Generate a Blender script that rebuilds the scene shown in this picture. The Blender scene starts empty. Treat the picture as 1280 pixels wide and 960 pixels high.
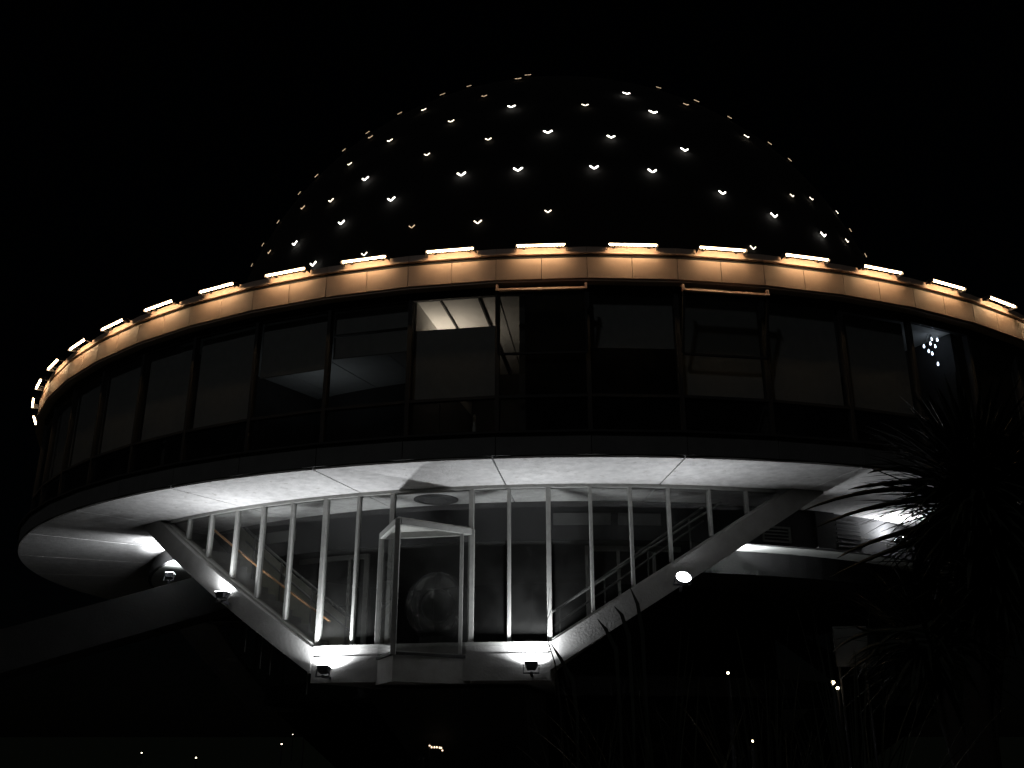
import bpy, math, random
from mathutils import Vector, Matrix
random.seed(7)
scene = bpy.context.scene
col = scene.collection
EYE = 1.6                     # camera height above the ground; heights below are given above the eye
RAD = math.radians

# ------------------------------------------------------------------ camera
CAM = Vector((0, -29.83, EYE))
CR = Vector((0.998870663, 0.047511486, -0.000239213)); CU = Vector((0.01637543, -0.3395382, 0.94044971)); CF = Vector((-0.04460094, 0.93939154, 0.33993277))
FPX = 1214.55
cam = bpy.data.cameras.new('camera'); cam_o = bpy.data.objects.new('camera', cam); col.objects.link(cam_o)
cam.sensor_width = 36; cam.lens = FPX / 1280 * 36; cam.clip_end = 3000; cam.clip_start = .05
m = Matrix((CR, CU, -CF)).transposed().to_4x4(); m.translation = CAM
cam_o.matrix_world = m
scene.camera = cam_o

# ------------------------------------------------------------------ sky, fill light, exposure
FILL_EL, FILL_AZ = 38, 205     # weak unseen fill added behind the camera to lift the facade
w = bpy.data.worlds.new('World'); scene.world = w; w.use_nodes = True
nt = w.node_tree; bg = nt.nodes['Background']
sky = nt.nodes.new('ShaderNodeTexSky'); sky.sky_type = 'NISHITA'; sky.sun_disc = False
sky.sun_elevation = RAD(FILL_EL); sky.sun_rotation = RAD(FILL_AZ)
nt.links.new(sky.outputs[0], bg.inputs[0]); bg.inputs[1].default_value = 0.00009
sun = bpy.data.lights.new('night_fill', 'SUN'); sun_o = bpy.data.objects.new('night_fill', sun); col.objects.link(sun_o)
sun.energy = 0.085; sun.angle = RAD(3); sun.color = (.97, .98, 1)
az, el = RAD(FILL_AZ), RAD(FILL_EL)
sun_o.rotation_euler = (-Vector((math.sin(az) * math.cos(el), math.cos(az) * math.cos(el), math.sin(el)))).to_track_quat('-Z', 'Y').to_euler()
vs = scene.view_settings
vs.view_transform = 'Standard'; vs.look = 'None'; vs.exposure = 0; vs.gamma = 1; vs.use_curve_mapping = False
cy = scene.cycles
cy.use_denoising = True
try: cy.denoiser = 'OPENIMAGEDENOISE'
except Exception: pass
cy.max_bounces = 6; cy.transparent_max_bounces = 16; cy.sample_clamp_indirect = 3

# ------------------------------------------------------------------ helpers
def pix(x, y):                 # a pixel of the 1280 x 960 photograph as a direction
    return CF + CR * ((x - 640) / FPX) - CU * ((y - 480) / FPX)
def on_z(x, y, z):             # where that direction meets a height above the eye
    d = pix(x, y); return CAM + d * (z / d.z)
def on_cyl(x, y, r):           # where it meets an upright cylinder about the building's axis
    d = pix(x, y); a = d.x**2 + d.y**2; b = 2 * (CAM.x * d.x + CAM.y * d.y); c = CAM.x**2 + CAM.y**2 - r * r
    s = b * b - 4 * a * c
    t = (-b - math.sqrt(max(s, 0))) / (2 * a); return CAM + d * t
def on_sphere(x, y, c, r):
    d = pix(x, y).normalized(); o = CAM - c; b = o.dot(d); s = b * b - o.dot(o) + r * r
    if s <= 0:
        p = CAM + d * (-b); return c + (p - c).normalized() * r
    return CAM + d * (-b - math.sqrt(s))
def at_dist(x, y, dist):       # a point at a horizontal distance from the camera
    d = pix(x, y); return CAM + d * (dist / math.hypot(d.x, d.y))
def pol(r, deg, z):            # angle from -Y towards +X, z above the eye
    a = RAD(deg); return Vector((r * math.sin(a), -r * math.cos(a), z + EYE))

def node_mat(name, color, rough=.6, metal=0., var=.0, scale=4., bump=0., bscale=30., stain=None):
    mt = bpy.data.materials.new(name); mt.use_nodes = True; n = mt.node_tree; p = n.nodes['Principled BSDF']
    p.inputs['Base Color'].default_value = (*color, 1); p.inputs['Roughness'].default_value = rough; p.inputs['Metallic'].default_value = metal
    tc = n.nodes.new('ShaderNodeTexCoord')
    geo = n.nodes.new('ShaderNodeNewGeometry')
    if var:
        t = n.nodes.new('ShaderNodeTexNoise'); t.inputs['Scale'].default_value = scale; t.inputs['Detail'].default_value = 8; t.inputs['Roughness'].default_value = .65
        n.links.new(geo.outputs['Position'], t.inputs['Vector'])
        r = n.nodes.new('ShaderNodeValToRGB')
        r.color_ramp.elements[0].position = .3; r.color_ramp.elements[1].position = .7
        r.color_ramp.elements[0].color = (*[c * (1 - var) for c in color], 1); r.color_ramp.elements[1].color = (*[min(1, c * (1 + var)) for c in color], 1)
        n.links.new(t.outputs[0], r.inputs[0]); out = r.outputs[0]
        if stain:
            t2 = n.nodes.new('ShaderNodeTexNoise'); t2.inputs['Scale'].default_value = stain; t2.inputs['Detail'].default_value = 3
            n.links.new(geo.outputs['Position'], t2.inputs['Vector'])
            r2 = n.nodes.new('ShaderNodeValToRGB'); r2.color_ramp.elements[0].position = .25; r2.color_ramp.elements[1].position = .36
            r2.color_ramp.elements[0].color = (.45, .42, .38, 1); r2.color_ramp.elements[1].color = (1, 1, 1, 1)
            n.links.new(t2.outputs[0], r2.inputs[0])
            mx = n.nodes.new('ShaderNodeMixRGB'); mx.blend_type = 'MULTIPLY'; mx.inputs[0].default_value = .75
            n.links.new(out, mx.inputs[1]); n.links.new(r2.outputs[0], mx.inputs[2]); out = mx.outputs[0]
        n.links.new(out, p.inputs['Base Color'])
    if bump:
        t = n.nodes.new('ShaderNodeTexNoise'); t.inputs['Scale'].default_value = bscale; t.inputs['Detail'].default_value = 6
        n.links.new(geo.outputs['Position'], t.inputs['Vector'])
        b = n.nodes.new('ShaderNodeBump'); b.inputs['Strength'].default_value = bump; b.inputs['Distance'].default_value = .02
        n.links.new(t.outputs[0], b.inputs['Height']); n.links.new(b.outputs[0], p.inputs['Normal'])
    return mt
def emit_mat(name, color, strength):
    mt = bpy.data.materials.new(name); mt.use_nodes = True; n = mt.node_tree; n.nodes.clear()
    e = n.nodes.new('ShaderNodeEmission'); o = n.nodes.new('ShaderNodeOutputMaterial')
    e.inputs[0].default_value = (*color, 1); e.inputs[1].default_value = strength
    n.links.new(e.outputs[0], o.inputs[0]); return mt
def glass_mat(name, tint, rough=.03, ior=1.5, dust=1.0):
    mt = bpy.data.materials.new(name); mt.use_nodes = True; n = mt.node_tree; n.nodes.clear()
    o = n.nodes.new('ShaderNodeOutputMaterial'); t = n.nodes.new('ShaderNodeBsdfTransparent'); g = n.nodes.new('ShaderNodeBsdfGlossy')
    t.inputs[0].default_value = (*tint, 1); g.inputs['Roughness'].default_value = rough
    f = n.nodes.new('ShaderNodeFresnel'); gb = n.nodes.new('ShaderNodeNewGeometry')      # same reflectance on both faces of a thin pane
    ib = n.nodes.new('ShaderNodeMapRange'); ib.inputs[3].default_value = ior; ib.inputs[4].default_value = 1 / ior
    n.links.new(gb.outputs['Backfacing'], ib.inputs[0]); n.links.new(ib.outputs[0], f.inputs[0])
    d = n.nodes.new('ShaderNodeBsdfDiffuse'); d.inputs[0].default_value = (.5, .5, .48, 1)       # thin film of dust
    ns = n.nodes.new('ShaderNodeTexNoise'); ns.inputs['Scale'].default_value = 2.5; ns.inputs['Detail'].default_value = 6
    geo = n.nodes.new('ShaderNodeNewGeometry'); n.links.new(geo.outputs['Position'], ns.inputs['Vector'])
    mr = n.nodes.new('ShaderNodeMapRange'); mr.inputs[1].default_value = .3; mr.inputs[2].default_value = .75; mr.inputs[3].default_value = .005 * dust; mr.inputs[4].default_value = .016 * dust
    n.links.new(ns.outputs[0], mr.inputs[0])
    md = n.nodes.new('ShaderNodeMixShader'); n.links.new(mr.outputs[0], md.inputs[0]); n.links.new(t.outputs[0], md.inputs[1]); n.links.new(d.outputs[0], md.inputs[2])
    mx = n.nodes.new('ShaderNodeMixShader'); n.links.new(f.outputs[0], mx.inputs[0]); n.links.new(md.outputs[0], mx.inputs[1]); n.links.new(g.outputs[0], mx.inputs[2])
    n.links.new(mx.outputs[0], o.inputs[0]); return mt

M = dict(
    concrete=node_mat('board_concrete', (.27, .265, .255), .85, var=.16, scale=3.2, bump=.3, bscale=25),
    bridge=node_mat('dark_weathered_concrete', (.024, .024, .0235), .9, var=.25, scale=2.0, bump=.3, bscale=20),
    sashlit=node_mat('lit_sash_peach', (.75, .5, .38), .45),  # warm glow of the light bars put into the rail's colour
    globe=node_mat('globe_relief', (.012, .012, .012), .3, var=.9, scale=4),
    dimceil=node_mat('dim_ceiling_panel_grey', (.11, .11, .108), .85, var=.15, scale=2.),  # dim light put into the lower ceiling's colour; plain grey panels share it
    grime_glass=glass_mat('dusty_globe_glass', (.93, .93, .92), .05, 1.5, 3.5), railsteel=node_mat('dark_handrail_steel', (.16, .16, .155), .4),
    litceil=node_mat('lit_ceiling_pale', (.6, .62, .58), .8, var=.05, scale=2.),  # floodlit copy of the lower ceiling, its brightness put into the colour
    soffit=node_mat('soffit_concrete', (.54, .53, .52), .85, var=.2, scale=6., bump=.4, bscale=22, stain=8.),
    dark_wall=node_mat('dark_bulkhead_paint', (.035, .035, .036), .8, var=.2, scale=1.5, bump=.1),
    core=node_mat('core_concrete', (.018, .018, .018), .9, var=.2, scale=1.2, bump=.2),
    fascia=node_mat('beige_fascia_panel', (.55, .40, .315), .55, var=.07, scale=3.5, bump=.05, bscale=60),
    gap=node_mat('dark_joint', (.015, .015, .015), .9),
    spandrel=node_mat('dark_spandrel', (.1, .1, .098), .75, var=.15, scale=3),
    frame=node_mat('dark_window_frame', (.018, .018, .018), .8),
    white_frame=node_mat('white_steel_frame', (.28, .28, .265), .45, var=.15, scale=12),
    blind=node_mat('grey_roller_blind', (.28, .28, .27), .9, var=.1, scale=7, bump=.1, bscale=90),
    ceiling=node_mat('ceiling_board', (.55, .54, .51), .9, var=.06, scale=3),
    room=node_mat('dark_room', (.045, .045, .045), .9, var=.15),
    glass=glass_mat('clear_glass', (.88, .885, .88), .02, 1.4),
    tglass=glass_mat('tinted_glass', (.88, .89, .89), .04),
    dome=node_mat('dark_dome_panel', (.002, .002, .0022), 1., var=.2, scale=2),
    stud=node_mat('dome_cap_metal', (.02, .02, .02), .6),
    housing=node_mat('lamp_housing', (.05, .05, .055), .5, metal=.4),
    rail=node_mat('varnished_handrail', (.42, .22, .1), .3),
    steel=node_mat('grey_steel', (.5, .5, .5), .35, metal=.6),
    panelgrey=node_mat('balustrade_panel', (.30, .30, .25), .7, var=.15, scale=5),
    ground=node_mat('park_lawn', (.03, .045, .02), 1., var=.4, scale=1.5, bump=.5, bscale=8),
    path=node_mat('path_paving', (.18, .17, .16), .9, var=.15, scale=3),
    leaf=node_mat('yucca_leaf', (.012, .016, .009), .7, var=.4, scale=3),
    dry=node_mat('dry_grass_leaf', (.02, .024, .013), .8, var=.3, scale=3),
    trunk=node_mat('fibrous_trunk', (.018, .014, .011), .95, var=.3, scale=9, bump=.6),
    led=emit_mat('warm_led', (1, .67, .36), 46),
    star=emit_mat('warm_white_star', (1, .88, .68), 4),
    star_dim=emit_mat('warm_star_dim', (1, .72, .45), 1.0),
    star_bright=emit_mat('white_star_bright', (1, .95, .85), 11),
    flood=emit_mat('white_flood_lens', (.93, .96, 1), 40),
    bulb=emit_mat('cold_reflected_light', (.7, .82, 1), 7),
    wbulb=emit_mat('warm_bulb', (1, .8, .5), 14),
    gbulb=emit_mat('garland_bulb', (1, .75, .5), 2.2),
    sbulb=emit_mat('street_lamp_bulb', (1, .85, .6), 10),
)

class MB:
    def __init__(s): s.v = []; s.f = []
    def add(s, vs, fs):
        o = len(s.v); s.v += [tuple(v) for v in vs]; s.f += [tuple(i + o for i in f) for f in fs]
    def hexa(s, p):            # 8 points: bottom ring 0-3, top ring 4-7
        s.add(p, [(3, 2, 1, 0), (4, 5, 6, 7), (0, 1, 5, 4), (1, 2, 6, 5), (2, 3, 7, 6), (3, 0, 4, 7)])
    def box(s, a, b): 
        (x0, y0, z0), (x1, y1, z1) = a, b
        s.hexa([(x0, y0, z0), (x1, y0, z0), (x1, y1, z0), (x0, y1, z0), (x0, y0, z1), (x1, y0, z1), (x1, y1, z1), (x0, y1, z1)])
    def bar(s, p, q, w_, h_, up=Vector((0, 0, 1))):   # a square bar from p to q
        p, q = Vector(p), Vector(q); d = (q - p).normalized(); sd = d.cross(up)
        if sd.length < 1e-4: sd = d.cross(Vector((0, 1, 0)))
        sd.normalize(); u2 = sd.cross(d)
        a, b = sd * w_ / 2, u2 * h_ / 2
        s.hexa([p - a - b, p + a - b, q + a - b, q - a - b, p - a + b, p + a + b, q + a + b, q - a + b])
    def arc(s, r0, r1, z0, z1, a0, a1, n=8, zf=None, caps=True):   # curved box; zf(deg) lifts it along the arc
        rows = []
        for i in range(n + 1):
            a = a0 + (a1 - a0) * i / n; dz = zf(a) if zf else 0
            rows.append([pol(r0, a, z0 + dz), pol(r1, a, z0 + dz), pol(r1, a, z1 + dz), pol(r0, a, z1 + dz)])
        vs = [p for r_ in rows for p in r_]; fs = []
        for i in range(n):
            for k in range(4):
                fs.append((i * 4 + k, i * 4 + (k + 1) % 4, i * 4 + 4 + (k + 1) % 4, i * 4 + 4 + k))
        if caps: fs += [(3, 2, 1, 0), tuple(n * 4 + k for k in range(4))]
        s.add(vs, fs)
    def tube(s, pts, rad, n=8):
        pts = [Vector(p) for p in pts]; rs = rad if isinstance(rad, (list, tuple)) else [rad] * len(pts)
        vs = []; fs = []
        for i, p in enumerate(pts):
            d = (pts[min(i + 1, len(pts) - 1)] - pts[max(i - 1, 0)]).normalized()
            a = d.cross(Vector((0, 0, 1)));  a = a if a.length > 1e-3 else d.cross(Vector((0, 1, 0))); a.normalize(); b = d.cross(a)
            vs += [p + (a * math.cos(6.2832 * k / n) + b * math.sin(6.2832 * k / n)) * rs[i] for k in range(n)]
        for i in range(len(pts) - 1):
            for k in range(n): fs.append((i * n + k, i * n + (k + 1) % n, (i + 1) * n + (k + 1) % n, (i + 1) * n + k))
        fs += [tuple(range(n))[::-1], tuple((len(pts) - 1) * n + k for k in range(n))]
        s.add(vs, fs)
    def lathe(s, c, prof, n=24):   # prof: (radius, z) pairs about a vertical axis through c
        c = Vector(c); vs = []; fs = []
        for (r_, z_) in prof: vs += [c + Vector((r_ * math.cos(6.2832 * k / n), r_ * math.sin(6.2832 * k / n), z_)) for k in range(n)]
        for i in range(len(prof) - 1):
            for k in range(n): fs.append((i * n + k, i * n + (k + 1) % n, (i + 1) * n + (k + 1) % n, (i + 1) * n + k))
        fs += [tuple(range(n))[::-1], tuple((len(prof) - 1) * n + k for k in range(n))]
        s.add(vs, fs)
    def build(s, name, mat, parent=None, smooth=False, bevel=0):
        me = bpy.data.meshes.new(name); me.from_pydata(s.v, [], s.f); me.update()
        import bmesh
        bm = bmesh.new(); bm.from_mesh(me); bmesh.ops.recalc_face_normals(bm, faces=bm.faces); bm.to_mesh(me); bm.free()
        me.materials.append(M[mat] if isinstance(mat, str) else mat)
        if smooth:
            for p in me.polygons: p.use_smooth = True
        o = bpy.data.objects.new(name, me); col.objects.link(o)
        if parent: o.parent = parent; o.matrix_parent_inverse = parent_inv(parent)
        if bevel:
            b = o.modifiers.new('bevel', 'BEVEL'); b.width = bevel; b.segments = 2; b.limit_method = 'ANGLE'
        return o
def parent_inv(p):             # geometry is written in world space, so undo the parent's own placement
    mt = Matrix.LocRotScale(p.location, p.rotation_euler.to_quaternion(), p.scale)
    q = p
    while q.parent:
        mt = Matrix.LocRotScale(q.parent.location, q.parent.rotation_euler.to_quaternion(), q.parent.scale) @ q.matrix_parent_inverse @ mt if False else mt
        q = q.parent
    return mt.inverted()
def tag(o, label=None, cat=None, group=None, kind=None):
    if label: o['label'] = label
    if cat: o['category'] = cat
    if group: o['group'] = group
    if kind: o['kind'] = kind
    return o
def empty(name, loc, label, cat, group=None):
    o = bpy.data.objects.new(name, None); col.objects.link(o); o.location = loc; o.empty_display_size = .2
    return tag(o, label, cat, group)
def local(mb, name, mat, parent, **k):     # mesh written in the parent's own space
    o = mb.build(name, mat, None, **k); o.parent = parent; return o
def copy_tree(o, parent=None):
    c = o.copy(); col.objects.link(c); c.parent = parent
    for ch in list(o.children): copy_tree(ch, c)
    return c
def copy_part(o, parent, deg):             # a building part turned about the building's axis (its mesh is in world space)
    c = o.copy(); col.objects.link(c); c.parent = parent; c.rotation_euler = (0, 0, RAD(deg))
    for ch in list(o.children):
        k = ch.copy(); col.objects.link(k); k.parent = c
    return c

# ------------------------------------------------------------------ ground
g = MB(); g.add([(-900, -900, 0), (900, -900, 0), (900, 900, 0), (-900, 900, 0)], [(0, 1, 2, 3)])
tag(g.build('ground', 'ground'), kind='structure')
g = MB(); n = 72
g.add([pol(16.5, 5 * k, -EYE + .004) for k in range(n)] , [tuple(range(n))])
tag(g.build('plaza_paving', 'path'), kind='structure')

# ------------------------------------------------------------------ building
SOF, LAND, FLOOR = 4.18, 1.47, 1.18            # soffit, glass sill and lobby floor above the eye
PH0 = 35.2                                     # centre of one of the sixty facade bays, degrees
CEN = -9.95                                    # middle of the glazed stair front
B = empty('planetarium_building', (0, 0, 0), 'round planetarium with a dark dome and faceted drum over a glazed stair lobby', 'building')
def P(mb, name, mat, par=None, **k):           # part of the building, or of one of its parts (all sit at the origin)
    o = mb.build(name, mat, None, **k); o.parent = par or B; return o

# dome
DC, DR = Vector((0, 0, 9.713 + EYE)), 10.42
d = MB(); seg, rings = 96, 32
th0 = math.acos((8.0 - 9.713) / DR)
d.lathe((0, 0, 0), [(max(.02, DR * math.sin(th0 * (1 - i / rings))), DC.z + DR * math.cos(th0 * (1 - i / rings))) for i in range(rings + 1)], seg)
P(d, 'dome', 'dome', smooth=True)
# roof deck under the dome and plinth ring
a = MB(); a.arc(9.5, 14.55, 7.62, 7.7, 0, 360, 60, caps=False); P(a, 'roof_deck', 'gap')
a = MB(); a.arc(10.3, 10.75, 7.702, 8.1, 0, 360, 90, caps=False); P(a, 'dome_plinth', 'gap')
# slabs and core
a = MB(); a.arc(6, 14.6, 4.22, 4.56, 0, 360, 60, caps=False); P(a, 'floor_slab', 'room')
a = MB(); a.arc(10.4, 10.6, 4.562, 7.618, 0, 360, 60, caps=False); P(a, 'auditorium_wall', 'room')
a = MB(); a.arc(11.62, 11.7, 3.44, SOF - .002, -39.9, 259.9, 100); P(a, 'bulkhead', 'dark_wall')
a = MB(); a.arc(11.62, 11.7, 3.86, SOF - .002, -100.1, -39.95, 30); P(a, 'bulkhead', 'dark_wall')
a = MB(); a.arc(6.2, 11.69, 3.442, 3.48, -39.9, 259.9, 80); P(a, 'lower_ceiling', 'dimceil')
a = MB(); a.arc(6.2, 11.69, 3.862, 3.9, -100.1, -39.95, 24); P(a, 'lower_ceiling', 'litceil')
a = MB(); a.arc(10.985, 11.61, 3.432, 3.4415, 14, 80, 30); P(a, 'ceiling_reveal', 'litceil')
a = MB(); a.arc(10.8, 10.98, 2.98, 3.44, 14, 80, 30); P(a, 'gap_beam', 'core')
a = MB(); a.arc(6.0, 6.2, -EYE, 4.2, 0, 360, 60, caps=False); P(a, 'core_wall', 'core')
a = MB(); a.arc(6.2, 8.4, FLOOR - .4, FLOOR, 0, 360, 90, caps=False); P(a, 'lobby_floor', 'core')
# soffit panels: thirty radial slabs with open joints
base = MB(); jw = .055
base.arc(11.7, 14.785, SOF, SOF + .035, -4 + jw, 8 - jw, 8)
sp0 = P(base, 'soffit_panel', 'soffit')
for k in range(1, 30): copy_part(sp0, B, 12 * k)
a = MB(); a.arc(11.6, 14.78, SOF + .036, SOF + .039, 0, 360, 90, caps=False); P(a, 'soffit_backing', 'gap')
# ceiling of the ring rooms
ce = MB(); ce.arc(10.6, 14.5, 7.2, 7.24, -3 + .06, 3 - .06, 2); c0 = P(ce, 'ceiling_panel', 'ceiling'); c0.rotation_euler.z = RAD(PH0)
for k in range(1, 60): c = copy_part(c0, B, PH0 - 6 * k)

# facade bays (sixty flat facets), modelled at 0 degrees and turned into place
H3 = RAD(3)
def facet(r, inset=0.):        # half width of a facet at apothem r
    return r * math.tan(H3) - inset
def slab(mb, r0, r1, z0, z1, x0, x1):
    mb.box((x0, -r1, z0 + EYE), (x1, -r0, z1 + EYE))
def bay_part(mb, name, mat, deg, par=None, **k):
    o = mb.build(name, mat, None, **k); o.parent = par or B
    if par is None: o.rotation_euler = (0, 0, RAD(deg))
    return o
def facet_slab(r0, r1, z0, z1, gapw=0.):
    mb = MB(); h0, h1 = facet(r0, gapw), facet(r1, gapw)
    mb.hexa([(-h1, -r1, z0 + EYE), (h1, -r1, z0 + EYE), (h0, -r0, z0 + EYE), (-h0, -r0, z0 + EYE), (-h1, -r1, z1 + EYE), (h1, -r1, z1 + EYE), (h0, -r0, z1 + EYE), (-h0, -r0, z1 + EYE)])
    return mb
def half_panel(side, r0, r1, z0, z1, mid=.004, edge=.008):
    mb = MB(); h0, h1 = facet(r0, edge), facet(r1, edge)
    x0, x1o, x1i = (mid, h1, h0)
    p = [(x0, -r1), (x1o, -r1), (x1i, -r0), (x0, -r0)]
    p = [(side * x, y) for x, y in p]
    mb.hexa([(x, y, z0 + EYE) for x, y in p] + [(x, y, z1 + EYE) for x, y in p]); return mb
protos = {}
protos['fascia_panel'] = [half_panel(1, 14.70, 14.86, 7.31, 7.705, edge=.004), half_panel(-1, 14.70, 14.86, 7.31, 7.705, edge=.004)]
fascia = []
for s_, mb in zip((1, -1), protos['fascia_panel']): fascia.append(bay_part(mb, 'fascia_panel', 'fascia', PH0, bevel=.006))
upper = bay_part(facet_slab(14.70, 14.85, 7.79, 7.915, .002), 'parapet_cap', 'fascia', PH0, bevel=.005)
gstrip = bay_part(facet_slab(14.661, 14.80, 7.7055, 7.7895, 0), 'gap_shade_strip', 'gap', PH0)  # dark filler strip, the groove's shade put into its colour
lip = bay_part(facet_slab(14.661, 14.835, 7.275, 7.309, 0), 'fascia_lip', 'fascia', PH0)
back = bay_part(facet_slab(14.5, 14.66, 7.24, 7.91, 0), 'parapet_backing', 'gap', PH0)
spand = bay_part(facet_slab(14.55, 14.80, 4.222, 4.585, .003), 'spandrel_panel', 'spandrel', PH0, bevel=.01)
sill = bay_part(facet_slab(14.5, 14.86, 4.587, 4.625, 0), 'window_sill', 'frame', PH0)
HW = facet(14.66)
fr = MB()
for sx in (-1, 1): fr.box((sx * HW - .035, -14.665, 4.625 + EYE), (sx * HW + .035, -14.56, 7.24 + EYE))
slab(fr, 14.58, 14.66, 5.25, 5.30, -HW + .036, HW - .036)
slab(fr, 14.58, 14.66, 4.626, 4.67, -HW + .036, HW - .036)
slab(fr, 14.58, 14.66, 7.13, 7.2395, -HW + .036, HW - .036)
win = bay_part(fr, 'window', 'frame', PH0)
mb = MB(); slab(mb, 14.615, 14.625, 5.301, 7.129, -HW + .037, HW - .037); pane_mesh = mb.build('pane', 'tglass'); pane_mesh.parent = win
mb = MB(); slab(mb, 14.615, 14.625, 4.671, 5.249, -HW + .037, HW - .037); lp = mb.build('pane', 'tglass'); lp.parent = win
def blind(z0, z1, k, x0=-HW + .045, x1=HW - .045):
    mb = MB(); slab(mb, 14.50, 14.506, z0, z1, x0, x1); slab(mb, 14.49, 14.52, z0 - .03, z0, x0, x1)
    o = mb.build('blind', 'blind'); o.parent = k; return o
wins = {0: win}
for k in range(1, 60):
    dg = PH0 - 6 * k
    for o in fascia + [upper, gstrip, lip, back, spand, sill]: copy_part(o, B, dg)
    wins[k] = copy_part(win, B, dg)
# bay k centre = 35.2-6k: 5 -> 5.2, 6 -> -0.8, 7 -> -6.8, 8 -> -12.8, 9 -> -18.8, 10 -> -24.8
for k in range(-6, 20):
    kk = k % 60; wv = wins[kk]
    if k == 7: blind(5.33, 6.62, wv)
    elif k == 8: blind(6.74, 7.12, wv); blind(6.28, 6.66, wv)
    elif k == 9: blind(6.12, 7.12, wv)
    elif k == 6: pass
    elif k in (0, 1): pass
    elif k in (4, 3, 2, 10, 11, 12, 13, 14, 15): blind(5.32 + random.uniform(0, .05), 7.12, wv)
    elif k == 5: blind(6.2, 7.12, wv)
    else: blind(random.choice((5.32, 5.9, 5.33)), 7.12, wv)
# two top-out tilted sashes
for k in (6, 4):
    sh = MB(); zt, zb = 7.06, 6.0; rt, rb = 15.0, 14.74; h = HW - .03
    for sx in (-1, 1): sh.bar((sx * h, -rb, zb + EYE), (sx * h, -rt, zt + EYE), .04, .04, Vector((1, 0, 0)))
    sh.bar((-h, -rb, zb + EYE), (h, -rb, zb + EYE), .04, .035)
    o = sh.build('tilted_sash', 'frame'); o.parent = wins[k]
    tb = MB(); y_, z_ = -rt, zt + EYE       # top rail, bevelled and peach-coloured as if lit by the light bars
    for xa, xb, top in ((-h - .03, h + .03, .0), (-h - .03, -h + .012, .07), (h - .012, h + .03, .07)):
        pr_ = [(y_ - .05, z_ - .03), (y_ - .045, z_ - .02), (y_ + .0, z_ + .03 + top), (y_ + .03, z_ + .03 + top), (y_ + .03, z_ - .03)]; m_ = len(pr_)
        tb.add([(xa, p_, q_) for p_, q_ in pr_] + [(xb, p_, q_) for p_, q_ in pr_], [tuple(range(m_)), tuple(range(2 * m_ - 1, m_ - 1, -1))] + [(i, m_ + i, m_ + (i + 1) % m_, (i + 1) % m_) for i in range(m_)])
    q = tb.build('sash_rail', 'sashlit'); q.parent = wins[k]
    gp = MB(); gp.hexa([(-h + .03, -rb - .004, zb + EYE + .03), (h - .03, -rb - .004, zb + EYE + .03), (h - .03, -rb + .004, zb + EYE + .03), (-h + .03, -rb + .004, zb + EYE + .03),
                        (-h + .03, -rt - .004, zt + EYE - .035), (h - .03, -rt - .004, zt + EYE - .035), (h - .03, -rt + .004, zt + EYE - .035), (-h + .03, -rt + .004, zt + EYE - .035)])
    q = gp.build('sash_pane', 'tglass'); q.parent = wins[k]
# radial room partitions; lamp light put into colour, paler above and dark below
for dg in (-30.9, -9.8, -2.2, 14.3, 31.5, -48.8):
    lit = dg in (-9.8, -2.2); zs = 6.3 if lit else 7.198
    mb = MB(); mb.box((-.05, -14.48, 4.562 + EYE), (.05, -10.62, zs + EYE)); o = P(mb, 'partition', 'room'); o.rotation_euler.z = RAD(dg)
    if lit:
        mb = MB(); mb.box((-.048, -14.48, zs + .002 + EYE), (.048, -10.62, 7.198 + EYE)); o = P(mb, 'partition_lit_top', 'ceiling' if dg == -9.8 else 'dimceil'); o.rotation_euler.z = RAD(dg)
for dg in (-7.9, -5.2):      # ceiling ribs of the lit room
    mb = MB(); mb.box((-.015, -14.46, 7.16 + EYE), (.015, -10.62, 7.199 + EYE)); o = P(mb, 'ceiling_rib', 'frame'); o.rotation_euler.z = RAD(dg)

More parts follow.
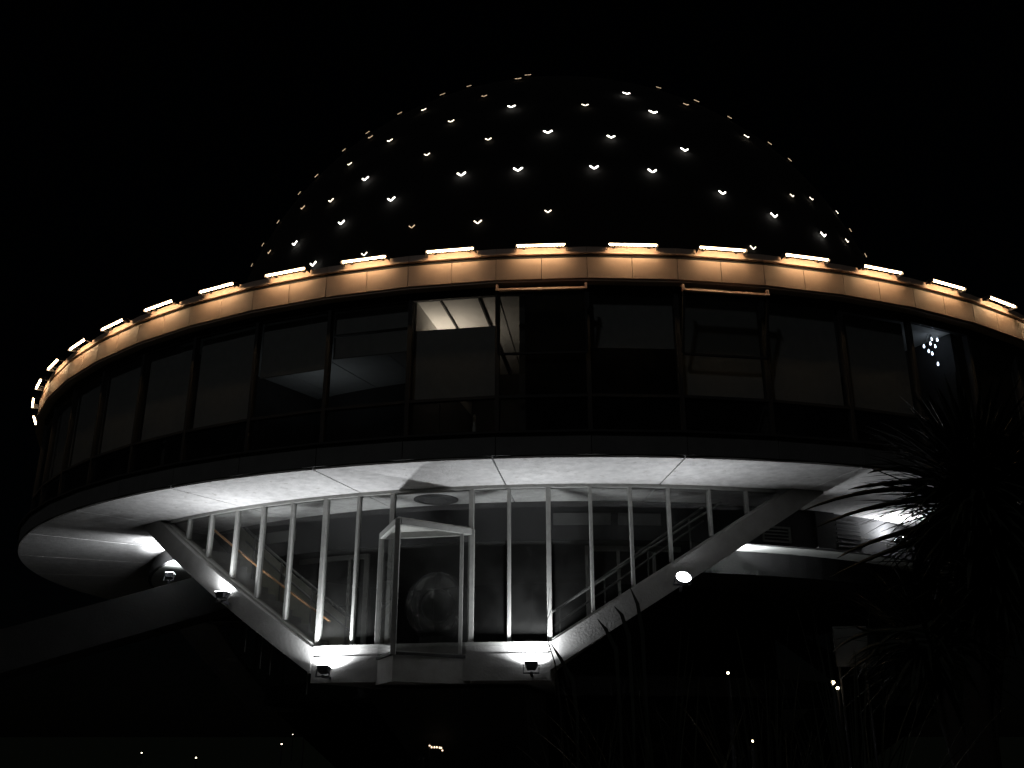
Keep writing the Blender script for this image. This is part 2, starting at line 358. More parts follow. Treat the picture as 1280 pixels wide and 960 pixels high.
# glazed stair fronts
GR = 13.0; SL = 2.21 / 15.7                     # rise per degree of the stair flights
MULL = [3.25, 6.2, 9.25, 12.5, 15.6, 18.6, 21.9, 25.0]
TOP = 30.0
def zline(off):                                # underside of the glass, by angle from the middle of the front
    return LAND + max(0, abs(off) - 9.25) * SL
def stair_front(cen, full):
    off = lambda a: (a - cen + 180) % 360 - 180
    for s_ in (-1, 1):
        # stringer and flight underside, a helical slab
        mb = MB(); e = 9.25 + (SOF - LAND) / SL - .05
        mb.arc(13.03, 13.2, LAND - .46, LAND - .02, cen + s_ * 9.25, cen + s_ * (e + 3.0), 24, zf=lambda a: min((abs(off(a)) - 9.25) * SL, SOF - LAND + .44 ))
        st = P(mb, 'stair_stringer', 'concrete')
        mb = MB(); mb.arc(11.75, 13.029, LAND - .44, LAND - .30, cen + s_ * 9.25, cen + s_ * (e + 1.8), 24, zf=lambda a: (abs(off(a)) - 9.25) * SL)
        fl = P(mb, 'stair_flight', 'concrete')
        tr = MB(); ns = 17
        for i in range(ns - 2):
            a0 = 9.6 + i * (e - 9.25) / ns
            zt = LAND - .30 + (a0 - 9.25) * SL
            tr.arc(11.8, 12.97, zt + .01, zt + .15, cen + s_ * a0, cen + s_ * (a0 + (e - 9.25) / ns), 1)
        t_ = tr.build('treads', 'concrete'); t_.parent = fl
        sl = MB(); sl.arc(12.93, 13.09, LAND - .018, LAND + .03, cen + s_ * 9.3, cen + s_ * (e - .6), 20, zf=lambda a: (abs(off(a)) - 9.25) * SL)
        P(sl, 'glazing_sill', 'white_frame')
    # landing slab with fascia and sill
    mb = MB(); mb.arc(8.401, 13.15, FLOOR - .33, FLOOR + .1, cen - 9.25, cen + 9.25, 12); P(mb, 'landing_slab', 'concrete')
    mb = MB(); mb.arc(12.95, 13.11, FLOOR + .102, LAND - .062, cen - 9.25, cen + 9.25, 12); P(mb, 'landing_upstand', 'concrete')
    mb = MB(); mb.arc(12.92, 13.125, LAND - .06, LAND + .0, cen - 9.27, cen + 9.27, 12); P(mb, 'landing_sill', 'white_frame')
    mb = MB(); mb.arc(12.93, 13.07, SOF - .06, SOF - .003, cen - 27.6, cen + 27.6, 36); P(mb, 'head_rail', 'white_frame')
    # mullions and panes
    for s_ in (-1, 1):
        prev = None
        for i, mo in enumerate(MULL):
            a = cen + s_ * mo; wd = .085 if i in (0, 2) else .06
            z0 = zline(mo) + (.0 if mo <= 9.3 else .03)
            mb = MB(); p0 = pol(GR, a, z0); p1 = pol(GR, a, SOF - .06)
            rd = Vector((p0.x, p0.y, 0)).normalized()
            mb.bar(p0, p1, .11, wd, up=rd.cross(Vector((0, 0, 1))))
            P(mb, 'mullion', 'white_frame', bevel=.008)
            nxt = MULL[i + 1] if i + 1 < len(MULL) else 27.6
            if nxt - mo > .5:
                g_ = .17; za, zb = zline(mo + g_) + .005, zline(nxt - g_) + .005
                q = [pol(GR - .005, cen + s_ * (mo + g_), za), pol(GR - .005, cen + s_ * (nxt - g_), zb), pol(GR + .005, cen + s_ * (nxt - g_), zb), pol(GR + .005, cen + s_ * (mo + g_), za)]
                t = [Vector((p.x, p.y, SOF - .062 + EYE)) for p in q]
                if zb < SOF - .1:
                    mb = MB(); mb.hexa(q + t); P(mb, 'pane', 'glass')
                else:
                    mb = MB(); mb.hexa(q + t); P(mb, 'pane', 'glass')
    if not full:
        mb = MB(); mb.arc(GR - .005, GR + .005, LAND, SOF - .062, cen - 3.08, cen + 3.08, 2); P(mb, 'pane', 'glass')
    # support leg: raking concrete pier from the landing to the ground
    mb = MB(); mb.hexa([pol(6.4, cen - 8, -EYE), pol(8.2, cen - 6, -EYE), pol(8.2, cen + 6, -EYE), pol(6.4, cen + 8, -EYE),
                        pol(9.2, cen - 8, FLOOR - .401), pol(12.2, cen - 7, FLOOR - .401), pol(12.2, cen + 7, FLOOR - .401), pol(9.2, cen + 8, FLOOR - .401)])
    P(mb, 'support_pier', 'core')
for c_ in (CEN, CEN + 120, CEN - 120): stair_front(c_, c_ == CEN)

# triangular entrance vestibule on the front landing
VA, VB, VC = Vector((-3.15, -12.66, 0)), Vector((-2.65, -13.95, 0)), Vector((-1.50, -12.95, 0))
def vz(v, z): return Vector((v.x, v.y, z + EYE))
mb = MB(); mb.add([vz(v, .80) for v in (VA, VB, VC)] + [vz(v, 1.2) for v in (VA, VB, VC)], [(0, 2, 1), (3, 4, 5), (0, 1, 4, 3), (1, 2, 5, 4), (2, 0, 3, 5)])
vest = P(mb, 'vestibule_base', 'concrete')
for v in (VA, VB, VC):
    mb = MB(); mb.bar(vz(v, 1.21), vz(v, 3.4), .085, .085); P(mb, 'vestibule_post', 'white_frame', bevel=.008)
for p, q in ((VA, VB), (VB, VC), (VC, VA)):
    dd = (q - p).normalized() * .045
    mb = MB(); mb.bar(vz(p + dd, 3.35), vz(q - dd, 3.35), .09, .1); P(mb, 'vestibule_rail', 'white_frame')
    mb = MB(); mb.bar(vz(p + dd, 1.232), vz(q - dd, 1.232), .06, .045); P(mb, 'vestibule_rail', 'frame')
for p, q in ((VA, VB), (VB, VC)):
    dd = (q - p).normalized() * .05; nn = dd.cross(Vector((0, 0, 1))).normalized() * .005
    mb = MB(); mb.hexa([vz(p + dd - nn, 1.275), vz(p + dd + nn, 1.275), vz(q - dd + nn, 1.275), vz(q - dd - nn, 1.275), vz(p + dd - nn, 3.295), vz(p + dd + nn, 3.295), vz(q - dd + nn, 3.295), vz(q - dd - nn, 3.295)])
    P(mb, 'vestibule_pane', 'glass')
dd = (VC - VB).normalized(); dp = VC - dd * .22
mb = MB(); mb.bar(vz(dp, 1.275), vz(dp, 3.295), .06, .06); P(mb, 'door_stile', 'white_frame')
# vestibule roof: glass with a thin rib
mb = MB(); mb.add([vz(v, 3.402) for v in (VA, VB, VC)] + [vz(v, 3.43) for v in (VA, VB, VC)], [(0, 2, 1), (3, 4, 5), (0, 1, 4, 3), (1, 2, 5, 4), (2, 0, 3, 5)])
P(mb, 'vestibule_roof', 'ceiling')
# pane above the vestibule
mb = MB(); mb.arc(GR - .005, GR + .005, 3.44, SOF - .062, CEN - 3.08, CEN + 3.08, 2); P(mb, 'pane', 'glass')

# inner frames, handrails
for ang_, z1 in ((-21.6, 4.178), (-19.6, 4.178), (2.85, 4.178), (5.8, 4.178), (9.3, 3.9), (-24.6, 4.178)):
    mb = MB(); z0 = max(FLOOR, LAND - .3 + (abs(ang_ - CEN) - 9.25) * SL); mb.bar(pol(11.3, ang_, z0), pol(11.3, ang_, 3.39), .1 if ang_ in (-19.6, 2.85) else .06, .08); P(mb, 'inner_post', 'white_frame')
for a0, a1 in ((-28, -19.4), (2.6, 12)):
    mb = MB(); mb.arc(11.26, 11.34, 3.30, 3.398, a0, a1, 8); P(mb, 'inner_head', 'white_frame')
offc = lambda a: abs(a - CEN)
for s_ in (-1, 1):
    for rr, hh, mt, r_ in ((12.75, .75, 'rail', .022), (11.85, .85, 'steel', .026), (11.85, .60, 'steel', .02)):
        pts = [pol(rr, CEN + s_ * o_, LAND - .25 + hh + (o_ - 9.25) * SL) for o_ in [9.0 + .8 * i for i in range(19)]]
        mb = MB(); mb.tube(pts, r_, 6); P(mb, 'handrail', mt if s_ < 0 and mt == 'rail' else 'railsteel', smooth=True)
    for o_ in (10, 14, 18, 22):
        z0 = LAND - .3 + (o_ - 9.25) * SL
        mb = MB(); mb.bar(pol(11.85, CEN + s_ * o_, z0), pol(11.85, CEN + s_ * o_, z0 + .89), .03, .03); P(mb, 'baluster', 'railsteel')
mb = MB(); mb.arc(11.76, 11.80, LAND - .28, LAND + .5, CEN - 9.25, CEN - 25.5, 16, zf=lambda a: (offc(a) - 9.25) * SL); P(mb, 'balustrade_panel', 'panelgrey')
# round ceiling diffuser above the vestibule
mb = MB(); c = on_z(545, 624, SOF); 
mb.lathe((c.x, c.y, SOF + EYE), [(.42, -.004), (.42, -.02), (.34, -.03), (.33, -.015), (.22, -.015), (.21, -.03), (.02, -.03)], 28); P(mb, 'ceiling_diffuser', 'dark_wall')
# bulkhead: air grille, pale window strips, louvre
gr = MB(); ga0, ga1, gz0, gz1 = 19.7, 22.6, 3.52, 3.79
for z_ in (gz0, gz1): gr.arc(11.70, 11.74, z_ - .018, z_ + .018, ga0, ga1, 3)
for a_ in (ga0, ga1): gr.arc(11.70, 11.74, gz0 - .018, gz1 + .018, a_ - .09, a_ + .09, 1)
grl = P(gr, 'air_grille', 'white_frame')
for i in range(3):
    z_ = gz0 + (i + 1) * (gz1 - gz0) / 4
    sl = MB(); sl.arc(11.702, 11.73, z_ - .012, z_ + .012, ga0 + .1, ga1 - .1, 3); o = sl.build('slat', 'white_frame'); o.parent = grl
mb = MB(); mb.arc(11.7, 11.78, 3.445, SOF - .003, 25.6, 27.9, 2); P(mb, 'pilaster', 'bridge')
for i in range(7):
    mb = MB(); z_ = 3.52 + i * .085; mb.arc(11.70, 11.735, z_, z_ + .035, 28.3, 31.5, 3); P(mb, 'louvre_slat', 'dark_wall')
for a0, a1 in ((-.4, 4.9), (5.6, 9.6), (-34, -27)):
    mb = MB(); mb.arc(11.70, 11.715, 3.72, 3.95, a0, a1, 4); P(mb, 'wall_panel', 'dimceil')
# slats standing in for faint illegible marks under the landing
vg = MB()
for px in [511] + [519 + 4.2 * i for i in range(7)] + [549 + 4.4 * i for i in range(4)]:
    p = on_cyl(px, 890, 6.22); a_ = math.degrees(math.atan2(p.x, -p.y)); vg.arc(6.202, 6.23, p.z - EYE - .08, p.z - EYE + .08, a_ - .25, a_ + .25, 1)
P(vg, 'core_marks', 'steel')
# thin hangers under the left flight
for px, y0, y1 in ((306, 800, 815), (325, 798, 836), (337, 802, 844), (383, 838, 868)):
    p = on_cyl(px, y1, 12.3); q = on_cyl(px, y0, 12.3)
    mb = MB(); mb.tube([Vector((p.x, p.y, p.z)), Vector((p.x, p.y, q.z + .25))], .012, 6); P(mb, 'hanger_rod', 'white_frame')

# ------------------------------------------------------------------ access bridge at the left gap
pa = on_z(240, 722, 3.42); dirv = Vector((-.94, -.34, 0))
hz = lambda s: 3.42 - .335 * s
br = empty('access_bridge', (pa.x - 12 * .94, pa.y - 12 * .34, 0), 'sloping concrete entrance bridge rising to the open gap beside the glazed stairs', 'bridge')
def bridge_pt(s, side, z): v = Vector((-dirv.y, dirv.x, 0)) * side; return Vector((pa.x + dirv.x * s + v.x, pa.y + dirv.y * s + v.y, z + EYE))
S0, S1 = -1.0, 11.0
for side in (0, -1.6):
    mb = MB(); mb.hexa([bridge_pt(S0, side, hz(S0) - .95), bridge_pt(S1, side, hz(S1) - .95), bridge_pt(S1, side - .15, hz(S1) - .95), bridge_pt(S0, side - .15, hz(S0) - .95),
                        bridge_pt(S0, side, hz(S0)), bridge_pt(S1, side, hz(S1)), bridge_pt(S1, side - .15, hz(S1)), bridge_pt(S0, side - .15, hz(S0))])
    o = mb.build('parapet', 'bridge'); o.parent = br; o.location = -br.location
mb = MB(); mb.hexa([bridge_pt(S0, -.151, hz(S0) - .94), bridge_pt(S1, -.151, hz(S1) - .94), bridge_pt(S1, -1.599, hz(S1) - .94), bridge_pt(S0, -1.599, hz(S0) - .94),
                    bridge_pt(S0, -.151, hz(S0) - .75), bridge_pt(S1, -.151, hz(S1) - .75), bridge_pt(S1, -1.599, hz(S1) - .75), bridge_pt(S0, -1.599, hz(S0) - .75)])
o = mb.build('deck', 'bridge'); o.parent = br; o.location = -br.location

# ------------------------------------------------------------------ LED bars round the parapet
LB = empty('led_light_bar', pol(15.02, 0, 7.87), 'short warm LED light bar above the beige fascia ring', 'light bar', 'LED bars round the parapet')
mb = MB(); mb.box((-.425, -.03, .012), (.425, .03, .04))
for sx in (-1, 1): mb.box((sx * .431 - .006, -.03, -.03), (sx * .431 + .006, .14, .044))  # added end plates block sideways light, darkening the strip between bars
local(mb, 'housing', 'housing', LB)
mb = MB(); prof = [(-.41, .0115)]
for i in range(16):
    x = -.41 + .82 * (i + .5) / 16
    prof += [(x - .015, .006), (x - .012, -.014), (x + .012, -.014), (x + .015, .006)]
prof.append((.41, .0115)); n = len(prof)
mb.add([(x, -.014, z) for x, z in prof] + [(x, .014, z) for x, z in prof], [tuple(range(n)), tuple(range(2 * n - 1, n - 1, -1))] + [(i, n + i, n + (i + 1) % n, (i + 1) % n) for i in range(n)])
local(mb, 'led_strip', 'led', LB)
for sx in (-.3, .3):
    mb = MB(); mb.box((sx - .02, .031, .015), (sx + .02, .175, .04)); local(mb, 'bracket', 'housing', LB)
first = True
for k in range(-5, 21):
    o = LB if first else copy_tree(LB); first = False
    o.location = pol(15.02, PH0 - 6 * k, 7.87); o.rotation_euler = (0, 0, RAD(PH0 - 6 * k))

# ------------------------------------------------------------------ star lights on the dome
ST = [(660,92.5),(648,100),(587,108),(554,118),(606,121),(640,134),(501,142),(531,138),(565,152),(461,166),(465,172),(489,176),(685,165),(611,174),(431,187),(535,193),
 (439,205),(648,211),(578,217),(398,220),(459,223),(375,240),(416,250),(491,248),(381,259),(350,277),(429,277),(516,282),(598,276),(685,263),(329,304),(339,314),(371,303),
 (457,316),(394,328),(316,330),(731,132),(782,118),(822,111),(815,141),(856,131.5),(870,125),(763,171),(910,148),(931,171),(961.5,178),(854,187),(742,208.5),(814,213),(985,200),
 (901,240),(988,244),(1012,248),(965,268),(1044,265),(1026,292),(1062,286),(1056,300),(1080.5,317.5),(939.5,308)]
BRIGHT = {(685,165),(648,211),(763,171),(742,208.5),(814,213),(578,217),(459,223),(491,248),(429,277),(371,303),(394,328),(640,134),(782,118),(854,187),(901,240),(965,268),(1026,292),(815,141)}
DIM = {(660,92.5),(648,100),(587,108),(554,118),(606,121),(501,142),(461,166),(465,172),(431,187),(398,220),(375,240),(350,277),(329,304),(316,330),(822,111),(870,125),(910,148),(961.5,178),(985,200),(1062,286),(1080.5,317.5),(516,282),(856,131.5),(381,259),(339,314)}
SL0 = empty('dome_star_light', (0, 0, 0), 'small V-shaped star light under a dark diamond cap on the dome', 'dome light', 'star lights on the dome')
c_ = .105
mb = MB()   # pyramid-shaped diamond cap, local: x right, y up the dome, z outward
mb.add([(0, -c_, .07), (c_, 0, .07), (0, c_, .02), (-c_, 0, .07), (0, 0, .1), (0, -c_, .055), (c_, 0, .055), (0, c_, .0), (-c_, 0, .055)],
       [(0, 1, 4), (1, 2, 4), (2, 3, 4), (3, 0, 4), (5, 6, 1, 0), (6, 7, 2, 1), (7, 8, 3, 2), (8, 5, 0, 3), (8, 7, 6, 5)])
local(mb, 'cap', 'stud', SL0)
mb = MB(); mb.tube([(0, 0, -.06), (0, 0, .06)], .04, 8); local(mb, 'stem', 'stud', SL0)
mb = MB()
for s_ in (-1, 1):
    z0_, z1_ = .05, .062
    q = [(s_ * .008, -c_ - .03), (s_ * .008, -c_ - .002), (s_ * c_ * .82, -.026), (s_ * (c_ * .82 + .02), -.044)]
    mb.add([(x_, y_, z1_) for x_, y_ in q] + [(x_, y_, z0_) for x_, y_ in q], [(0, 1, 2, 3), (7, 6, 5, 4), (0, 3, 7, 4), (1, 5, 6, 2), (0, 4, 5, 1), (3, 2, 6, 7)])
local(mb, 'light_strip', 'star', SL0)
strip_mesh = {}
for nm in ('star_bright', 'star', 'star_dim'):
    me_ = [c for c in SL0.children if c.name.startswith('light_strip')][0].data.copy(); me_.materials.clear(); me_.materials.append(M[nm]); strip_mesh[nm] = me_
for i, (x, y) in enumerate(ST):
    o = SL0 if i == 0 else copy_tree(SL0)
    for ch in o.children:
        if ch.name.startswith('light_strip') and i: ch.data = strip_mesh['star_bright' if (x, y) in BRIGHT else 'star_dim' if (x, y) in DIM else 'star']
        elif ch.name.startswith('light_strip'): ch.data = strip_mesh['star_dim']
    cls_ = 'bright white' if (x, y) in BRIGHT else 'dim amber' if (x, y) in DIM else 'pale warm'
    tag(o, cls_ + ' V-shaped star light under a dark diamond cap on the dome', 'dome light', cls_ + ' star lights on the dome')
    p = on_sphere(x, y, DC, DR + .02); nrm = (p - DC).normalized()
    xr = Vector((0, 0, 1)).cross(nrm).normalized(); up = nrm.cross(xr)
    o.matrix_world = Matrix.LocRotScale(p, Matrix((xr, up, nrm)).transposed().to_quaternion(), Vector((1, 1, 1)) * (random.uniform(.92, 1.12) if (x, y) in BRIGHT else random.uniform(.72, .95)))

# ------------------------------------------------------------------ flood lights
def flood(loc, aim, label, power, group=None, size=.26, spread=150, mount=None, disc=False):
    r = empty('flood_light', loc, label, 'flood light', group)
    r.rotation_euler = Vector(aim).to_track_quat('Z', 'Y').to_euler()     # local +Z is where it shines
    h, k = size / 2, size * .38
    if disc:
        k = h; mb = MB(); mb.lathe((0, 0, 0), [(.05, -.12), (h * .75, -.1), (h, 0)], 24); local(mb, 'housing', 'housing', r)
        mb = MB(); mb.lathe((0, 0, 0), [(h - .012, .0015), (h - .015, .006)], 24); local(mb, 'lens', 'flood', r)
    mb = MB(); mb.hexa([(-h * .6, -k * .6, -.11), (h * .6, -k * .6, -.11), (h * .6, k * .6, -.11), (-h * .6, k * .6, -.11), (-h, -k, .0), (h, -k, .0), (h, k, .0), (-h, k, .0)])
    if not disc: local(mb, 'housing', 'housing', r, bevel=.008)
    mb = MB(); mb.box((-h + .012, -k + .012, .0015), (h - .012, k - .012, .006)); 
    if not disc: local(mb, 'lens', 'flood', r)
    mb = MB()
    for sx in (-1, 1): mb.bar((sx * (h + .012), 0, -.03), (sx * (h + .012), 0, -.17), .012, .03)
    mb.bar((-h - .018, 0, -.17), (h + .018, 0, -.17), .03, .012); local(mb, 'bracket', 'housing', r)
    if mount is not None:
        bpy.context.view_layer.update()
        q = r.rotation_euler.to_quaternion().inverted() @ (Vector(mount) - Vector(loc))
        mb = MB(); mb.bar((0, 0, -.165), q, .04, .04); local(mb, 'mounting_arm', 'housing', r)
    L = bpy.data.lights.new('flood_lamp', 'AREA'); L.shape = 'RECTANGLE'; L.size = size * .9; L.size_y = size * .66; L.energy = power; L.color = (.93, .96, 1); L.spread = RAD(spread)
    lo = bpy.data.objects.new('flood_lamp', L); col.objects.link(lo); lo.parent = r; lo.location = (0, 0, .012); lo.rotation_euler = (math.pi, 0, 0)
    return r
def radial(deg, up, out):
    a_ = RAD(deg); return Vector((out * math.sin(a_), -out * math.cos(a_), up))
flood(pol(13.37, -17.5, 1.10), radial(-17.5, 1, -.34), 'white flood light under the sill beside the stair foot with the grey balustrade', 76, mount=pol(13.13, -17.5, .92), size=.23)
flood(pol(13.37, -2.0, 1.11), radial(-2, 1, -.34), 'white flood light under the sill between the entrance vestibule and the grass', 66, mount=pol(13.13, -2.0, .92), size=.23)
flood(pol(13.36, -27.8, 2.50), radial(-27.8, 1, -.1), 'white flood light on the stair beam next to the bridge gap', 26, mount=pol(13.18, -27.8, 2.3))
flood(pol(13.42, 9.0, 2.50), radial(9, .75, .9), 'round white flood light facing outward from the stair beam near the yucca', 16, mount=pol(13.17, 9.0, 2.3), size=.27, disc=True)
p = on_z(213, 717, 3.58)
flood(p, Vector((.05, .3, 1)), 'flood light standing dark on the bridge parapet against the lit ceiling', 70, spread=125, mount=p - Vector((0, 0, .5)), size=.22)
p = on_z(225, 692, 3.88)
flood(p, Vector((-1, .4, .72)), 'flood light hidden behind the stair beam washing the outer soffit', 62, spread=125, mount=p + Vector((.35, 0, .1)), size=.2)
p = on_cyl(1124, 674, 12.0)
flood(p, Vector((-.25, .05, 1)), 'flood light behind the yucca washing the soffit and dark bulkhead', 34, spread=160, mount=p + Vector((-.1, .3, -.2)))
p = pol(11.36, 16.2, 3.29)
flood(p, Vector((.75, -.1, .5)), 'flood light at the lower ceiling edge below the air grille', 75, size=.16, spread=130, mount=p + Vector((-.1, 0, .3)))

# ------------------------------------------------------------------ things inside
gc = on_cyl(547, 757, 12.2)
gl = empty('display_globe', (gc.x, gc.y, FLOOR + EYE + .1), 'large glass globe on a round pedestal behind the triangular vestibule', 'globe')
zc = gc.z - (FLOOR + EYE + .1)
mb = MB(); mb.lathe((0, 0, zc), [(.585 * math.sin(RAD(a_)), .585 * math.cos(RAD(a_)) * -1) for a_ in range(2, 179, 8)], 40); local(mb, 'sphere', 'grime_glass', gl, smooth=True)
mb = MB(); mb.lathe((0, 0, zc), [(.30 * math.sin(RAD(a_)), .30 * math.cos(RAD(a_)) * -1) for a_ in range(2, 179, 8)], 32); local(mb, 'inner_globe', 'globe', gl, smooth=True)
for k in range(4):
    a_ = RAD(45 * k); mb = MB(); mb.tube([(.592 * math.cos(t) * math.cos(a_), .592 * math.cos(t) * math.sin(a_), zc + .592 * math.sin(t)) for t in [RAD(10 * i) for i in range(37)]], .005, 6); local(mb, 'meridian', 'housing', gl)
mb = MB(); mb.lathe((0, 0, 0), [(.42, 0), (.42, .06), (.33, .08), (.31, zc - .56), (.36, zc - .5), (.36, zc - .47)], 32); local(mb, 'pedestal', 'core', gl)

def floor_lamp(deg, r, z, color, power, label, h=1.55):
    b = empty('floor_lamp', pol(r, deg, 4.56), label, 'floor lamp')
    mb = MB(); mb.lathe((0, 0, 0), [(.14, 0), (.14, .02), (.03, .04)], 20); local(mb, 'base', 'housing', b)
    mb = MB(); mb.tube([(0, 0, .03), (0, 0, z)], .014, 8); local(mb, 'stem', 'housing', b)
    mb = MB(); mb.lathe((0, 0, z), [(.03, -.02), (.12, .1), (.125, .1), (.04, -.03)], 20); local(mb, 'shade', 'housing', b)
    L = bpy.data.lights.new('uplight', 'AREA'); L.shape = 'DISK'; L.size = .16; L.energy = power; L.color = color
    lo = bpy.data.objects.new('uplight', L); col.objects.link(lo); lo.parent = b; lo.location = (0, 0, z + .06); lo.rotation_euler = (math.pi, 0, 0)
floor_lamp(-9.1, 13.3, 1.75, (1, .84, .68), 13, 'warm floor lamp lighting the ceiling behind the half-drawn blind')
floor_lamp(-24.0, 12.0, 1.3, (.8, .9, 1), 1.1, 'dim cool floor lamp inside the room above the stair flight with the grey balustrade')
# glowing bulbs added behind the right-hand glass in place of reflected lights
cl = empty('reflection_cluster', pol(13.3, 33.2, 7.19), 'cluster of small cold white bulbs standing in for lights reflected in the drum window', 'reflected lights')
bpts = [(1170.5, 418), (1164.5, 424), (1163, 429.5), (1155, 433), (1169, 433), (1161, 439), (1165.5, 442), (1172.5, 455)]
wl = [on_cyl(x, y, 14.3) for x, y in bpts]; wl = [Vector((v.x, v.y, min(v.z, 7.1 + EYE))) for v in wl]
cl.location = Vector((wl[1].x, wl[1].y, 7.19 + EYE))
for v in wl:
    q = v - cl.location; mb = MB(); mb.lathe(q, [(.006, -.03), (.016, -.02), (.018, 0), (.012, .02), (.006, .04)], 10); local(mb, 'bulb', 'bulb', cl, smooth=True)
    mb = MB(); mb.tube([q + Vector((0, 0, .035)), Vector((q.x * .3, q.y * .3, -.0))], .004, 5); local(mb, 'cord', 'housing', cl)
# pale bottle-like upright standing on the sill
p = on_cyl(593, 536, 14.3)
mb = MB(); mb.lathe((p.x, p.y, 4.562 + EYE), [(.03, 0), (.03, .32), (.022, .36), (.024, .40), (.024, .52), (.0, .55)], 12)
tag(mb.build('candle_stick', 'wbulb' if False else 'ceiling', smooth=True), 'pale upright stick standing on the floor behind the window with the lit ceiling', 'stick')

# ------------------------------------------------------------------ far lights in the park
def street_lamp(px, py, dist, label, bulb='sbulb', s=1.0, group=None, rb=.09):
    p = at_dist(px, py, dist); z = p.z
    if z < .35: z = .35
    r = empty('park_lamp', (p.x, p.y, 0), label, 'park lamp', group)
    mb = MB(); mb.tube([(0, 0, 0), (0, 0, z - rb)], [.05, .035], 8); local(mb, 'post', 'housing', r)
    mb = MB(); mb.lathe((0, 0, z), [(rb * math.sin(RAD(a_)), -rb * math.cos(RAD(a_))) for a_ in range(4, 177, 22)], 12); local(mb, 'globe', bulb, r, smooth=True)
    mb = MB(); mb.lathe((0, 0, z + rb), [(rb * 1.2, -.01), (rb * .8, .03), (.02, .05)], 12); local(mb, 'cap', 'housing', r)
for px, py, dist, rb in ((177, 941, 62, .03), (245, 947, 48, .028), (352, 930, 60, .035), (366, 918, 70, .022), (530, 918, 20.2, .022)):
    street_lamp(px, py, dist, 'tiny lit globe lamp on a low post far off across the dark lawn', group='low lamps far across the lawn', rb=rb)
street_lamp(383, 869, 55, 'tall park lamp shining just below the foot of the stair with the grey balustrade', rb=.05)
street_lamp(910, 841, 19.5, 'tall warm park lamp beyond the building under the outward facing flood light', bulb='wbulb', rb=.024)
street_lamp(941, 926, 15, 'low warm park lamp behind the tall grass', bulb='wbulb', rb=.018)
street_lamp(1041, 853, 20, 'warm park lamp glimpsed between the yucca stems', bulb='wbulb', rb=.04)
street_lamp(1047, 860, 20.6, 'second smaller warm lamp close behind the lamp between the yucca stems', bulb='wbulb', rb=.03)
# garland of bulbs strung between two stakes in the undercroft
gp = [(537, 932), (539.5, 934), (543, 934), (546, 934), (549.5, 934.5), (551.5, 935), (553, 938)]
ws = [at_dist(x, y, 19.3) for x, y in gp]
ga = empty('string_light', (ws[3].x, ws[3].y, 0), 'short sagging garland of warm bulbs under the landing', 'string light')
for v in ws:
    mb = MB(); mb.lathe(v - ga.location, [(.006, -.018), (.015, -.008), (.015, .006), (.006, .018)], 8); local(mb, 'bulb', 'gbulb', ga)
mb = MB(); mb.tube([v - ga.location + Vector((0, 0, .02)) for v in ws], .004, 5); local(mb, 'cable', 'housing', ga)
for v in (ws[0], ws[-1]):
    q = v - ga.location; mb = MB(); mb.tube([(q.x, q.y, 0), (q.x, q.y, q.z + .05)], .012, 6); local(mb, 'stake', 'housing', ga)

# ------------------------------------------------------------------ planting
def blade(mb, root, d0, length, width, droop, n=6, fold=.25):
    pts = []; p = Vector(root); d = Vector(d0).normalized()
    for i in range(n + 1):
        pts.append((p.copy(), d.copy())); p = p + d * (length / n); d = (d + Vector((0, 0, -droop / n))).normalized()
    side = Vector(d0).cross(Vector((0, 0, 1)))
    side = side.normalized() if side.length > .05 else Vector((random.uniform(-1, 1), random.uniform(-1, 1), 0)).normalized()
    vs = []; fs = []
    for i, (p, d) in enumerate(pts):
        t = i / n; w_ = width * (.55 + .9 * t) * (1 - t) ** .6 + .002
        nrm = side.cross(d).normalized()
        vs += [p - side * w_ + nrm * w_ * fold, p, p + side * w_ + nrm * w_ * fold]
    for i in range(n):
        b = i * 3; fs += [(b, b + 1, b + 4, b + 3), (b + 1, b + 2, b + 5, b + 4)]
    mb.add(vs, fs)
def yucca(base, heads, label, sprays):
    r = empty('yucca_tree', base, label, 'tree')
    tk = MB(); cr = MB()
    for (hx, hy, hz_, L, nb) in heads:
        h = Vector((hx, hy, hz_)) - Vector(base)
        mid = Vector((h.x * .25, h.y * .25, h.z * .5))
        tk.tube([(0, 0, 0), mid, h * .85 + Vector((0, 0, h.z * .02)), h], [.16, .12, .1, .07], 10)
        for i in range(nb):
            th = random.uniform(0, 6.2832); el_ = math.asin(random.uniform(-.55, 1))
            d0 = Vector((math.cos(th) * math.cos(el_), math.sin(th) * math.cos(el_), math.sin(el_)))
            blade(cr, h + Vector((0, 0, random.uniform(-.25, .15))), d0, L * random.uniform(.65, 1.1), random.uniform(.022, .038), random.uniform(.1, .8), 6)
    for (x0, y0, x1, y1, x2, y2) in sprays:        # single long leaves that reach out of the crown
        q = [at_dist(x, y, D0 - .3) - Vector(base) for x, y in ((x0, y0), (x1, y1), (x2, y2))]
        n_ = 8; vs_ = []
        for i in range(n_ + 1):
            t = i / n_; p_ = q[0] * (1 - t) ** 2 + q[1] * 2 * t * (1 - t) + q[2] * t * t; w_ = .03 * (1 - t) ** .5 + .002
            vs_ += [p_ - Vector((0, -.25, 1)) * w_, p_ + Vector((0, -.02, 0)), p_ + Vector((0, .25, 1)) * w_]
        cr.add(vs_, [f_ for i in range(n_) for f_ in ((i * 3, i * 3 + 1, i * 3 + 4, i * 3 + 3), (i * 3 + 1, i * 3 + 2, i * 3 + 5, i * 3 + 4))])
    local(tk, 'trunk', 'trunk', r, smooth=True); local(cr, 'crown', 'leaf', r)
    return r
D0 = 10.5
hp = [at_dist(1222, 618, D0), at_dist(1245, 720, D0 + .6), at_dist(1160, 800, D0 + .3)]
b0 = at_dist(1215, 930, D0)
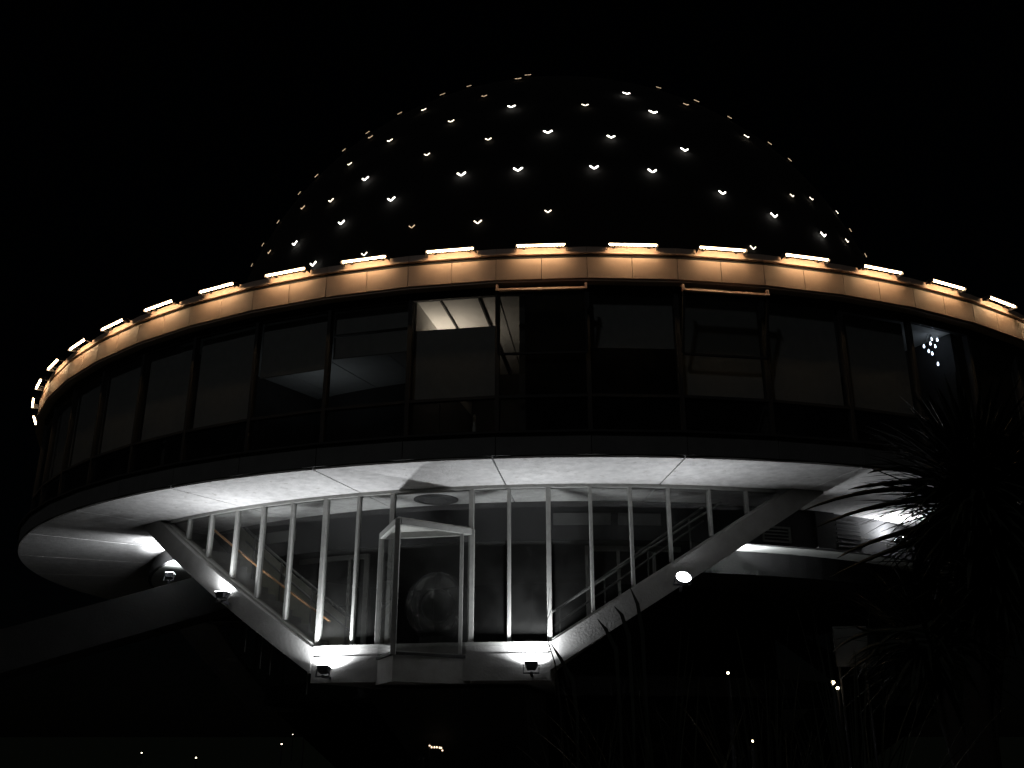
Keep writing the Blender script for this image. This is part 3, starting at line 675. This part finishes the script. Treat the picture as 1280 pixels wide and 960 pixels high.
yucca((b0.x, b0.y, 0), [(hp[0].x, hp[0].y, hp[0].z, 1.2, 760), (hp[1].x, hp[1].y, hp[1].z, 1.3, 420), (hp[2].x, hp[2].y, hp[2].z, 1.0, 300)], 'tall dark many-headed yucca with sword leaves standing before the building',
      [(1190, 615, 1090, 600, 1000, 640), (1190, 625, 1100, 620, 1016, 661), (1190, 605, 1120, 575, 1084, 592), (1195, 650, 1090, 670, 1046, 698), (1195, 600, 1110, 600, 1060, 612), (1170, 800, 1090, 770, 1040, 815), (1165, 800, 1100, 800, 1050, 850), (1165, 790, 1110, 770, 1070, 850), (1170, 780, 1090, 800, 1066, 780), (1165, 810, 1090, 790, 1058, 830), (1200, 660, 1120, 680, 1036, 722)])
def grass_clump(px, dist, n, L, label):
    p = at_dist(px, 930, dist); r = empty('grass_clump', (p.x, p.y, 0), label, 'grass clump')
    mb = MB()
    for i in range(n):
        th = random.uniform(0, 6.2832); le = random.uniform(.05, .5)
        blade(mb, (random.gauss(0, .1), random.gauss(0, .1), 0), (math.cos(th) * le, math.sin(th) * le, 1), L * random.uniform(.6, 1.08), random.uniform(.006, .011), random.uniform(.2, 1.3), 9, .15)
    local(mb, 'blades', 'dry', r)
    st = MB()
    for i in range(3):
        th = random.uniform(0, 6.2832); st.tube([(0, 0, 0), (.1 * math.cos(th), .1 * math.sin(th), L * .6), (.3 * math.cos(th), .3 * math.sin(th), L * 1.1)], [.008, .006, .003], 5)
    local(st, 'stems', 'dry', r)
grass_clump(745, 9.5, 40, 1.9, 'short grass tuft before the foot of the stair beam with the round flood light')
grass_clump(830, 9.5, 60, 2.3, 'tall arching grass tuft below the outward facing flood light')
grass_clump(960, 10.5, 70, 2.4, 'broad arching grass tuft between the taller grass and the yucca')
grass_clump(1060, 9.0, 70, 2.4, 'low grass tuft at the foot of the yucca')
# bare shrub whose twigs cross the corner mullion
sb = at_dist(712, 935, 12.0); r = empty('twiggy_shrub', (sb.x, sb.y, 0), 'thin bare twigs rising before the corner mullion and sill flood light', 'shrub')
mb = MB()
def px_at(x, y): q = at_dist(x, y, 12.0); return q - Vector((sb.x, sb.y, 0))
mb.tube([(0, 0, 0), px_at(700, 880), px_at(694, 830), px_at(686, 805), px_at(684, 770), px_at(687, 735)], [.016, .013, .011, .008, .005, .002], 6)
mb.tube([px_at(712, 860), px_at(702, 825), px_at(690, 806)], [.012, .012, .004], 6)
mb.tube([px_at(688, 815), px_at(678, 810), px_at(674, 803)], [.007, .004, .002], 5)
mb.tube([px_at(690, 806), px_at(680, 806), px_at(672, 800)], [.006, .004, .002], 5)
mb.tube([px_at(684, 775), px_at(690, 760), px_at(689, 748)], [.005, .004, .002], 5)
local(mb, 'stems', 'trunk', r)
lf = MB()
for x0, y0, x1, y1, x2, y2 in ((787, 733, 797, 755, 803, 790), (768, 758, 777, 768, 786, 795), (747, 774, 757, 786, 770, 812), (689, 805, 700, 822, 716, 850)):
    q = [px_at(x0, y0), px_at(x1, y1), px_at(x2, y2), px_at(x2 + 6, 900), px_at(x2 + 4, 945)]; q[-1].z = 0
    for i_ in range(len(q) - 1):
        wa, wb = [.004, .022, .026, .018, .012][i_:i_ + 2]
        a_, b_ = q[i_], q[i_ + 1]; sd = Vector((1, 0, .25)).normalized()
        lf.add([a_ - sd * wa, a_ + sd * wa, b_ + sd * wb, b_ - sd * wb], [(0, 1, 2, 3)])
local(lf, 'leaves', 'leaf', r)
# pale board glimpsed through the yucca, lit by the park lamps beside it
bd0 = at_dist(1064, 808, 20.6); bd = empty('notice_board', (bd0.x, bd0.y, 0), 'tall pale board on two posts glimpsed through the yucca beside the warm lamps', 'board')
mb = MB(); mb.box((-.32, -.03, bd0.z - .38), (.32, .03, bd0.z + .38)); local(mb, 'panel', 'dimceil', bd)
for sx in (-.25, .25):
    mb = MB(); mb.tube([(sx, .06, 0), (sx, .06, bd0.z + .36)], .03, 8); local(mb, 'post', 'housing', bd)
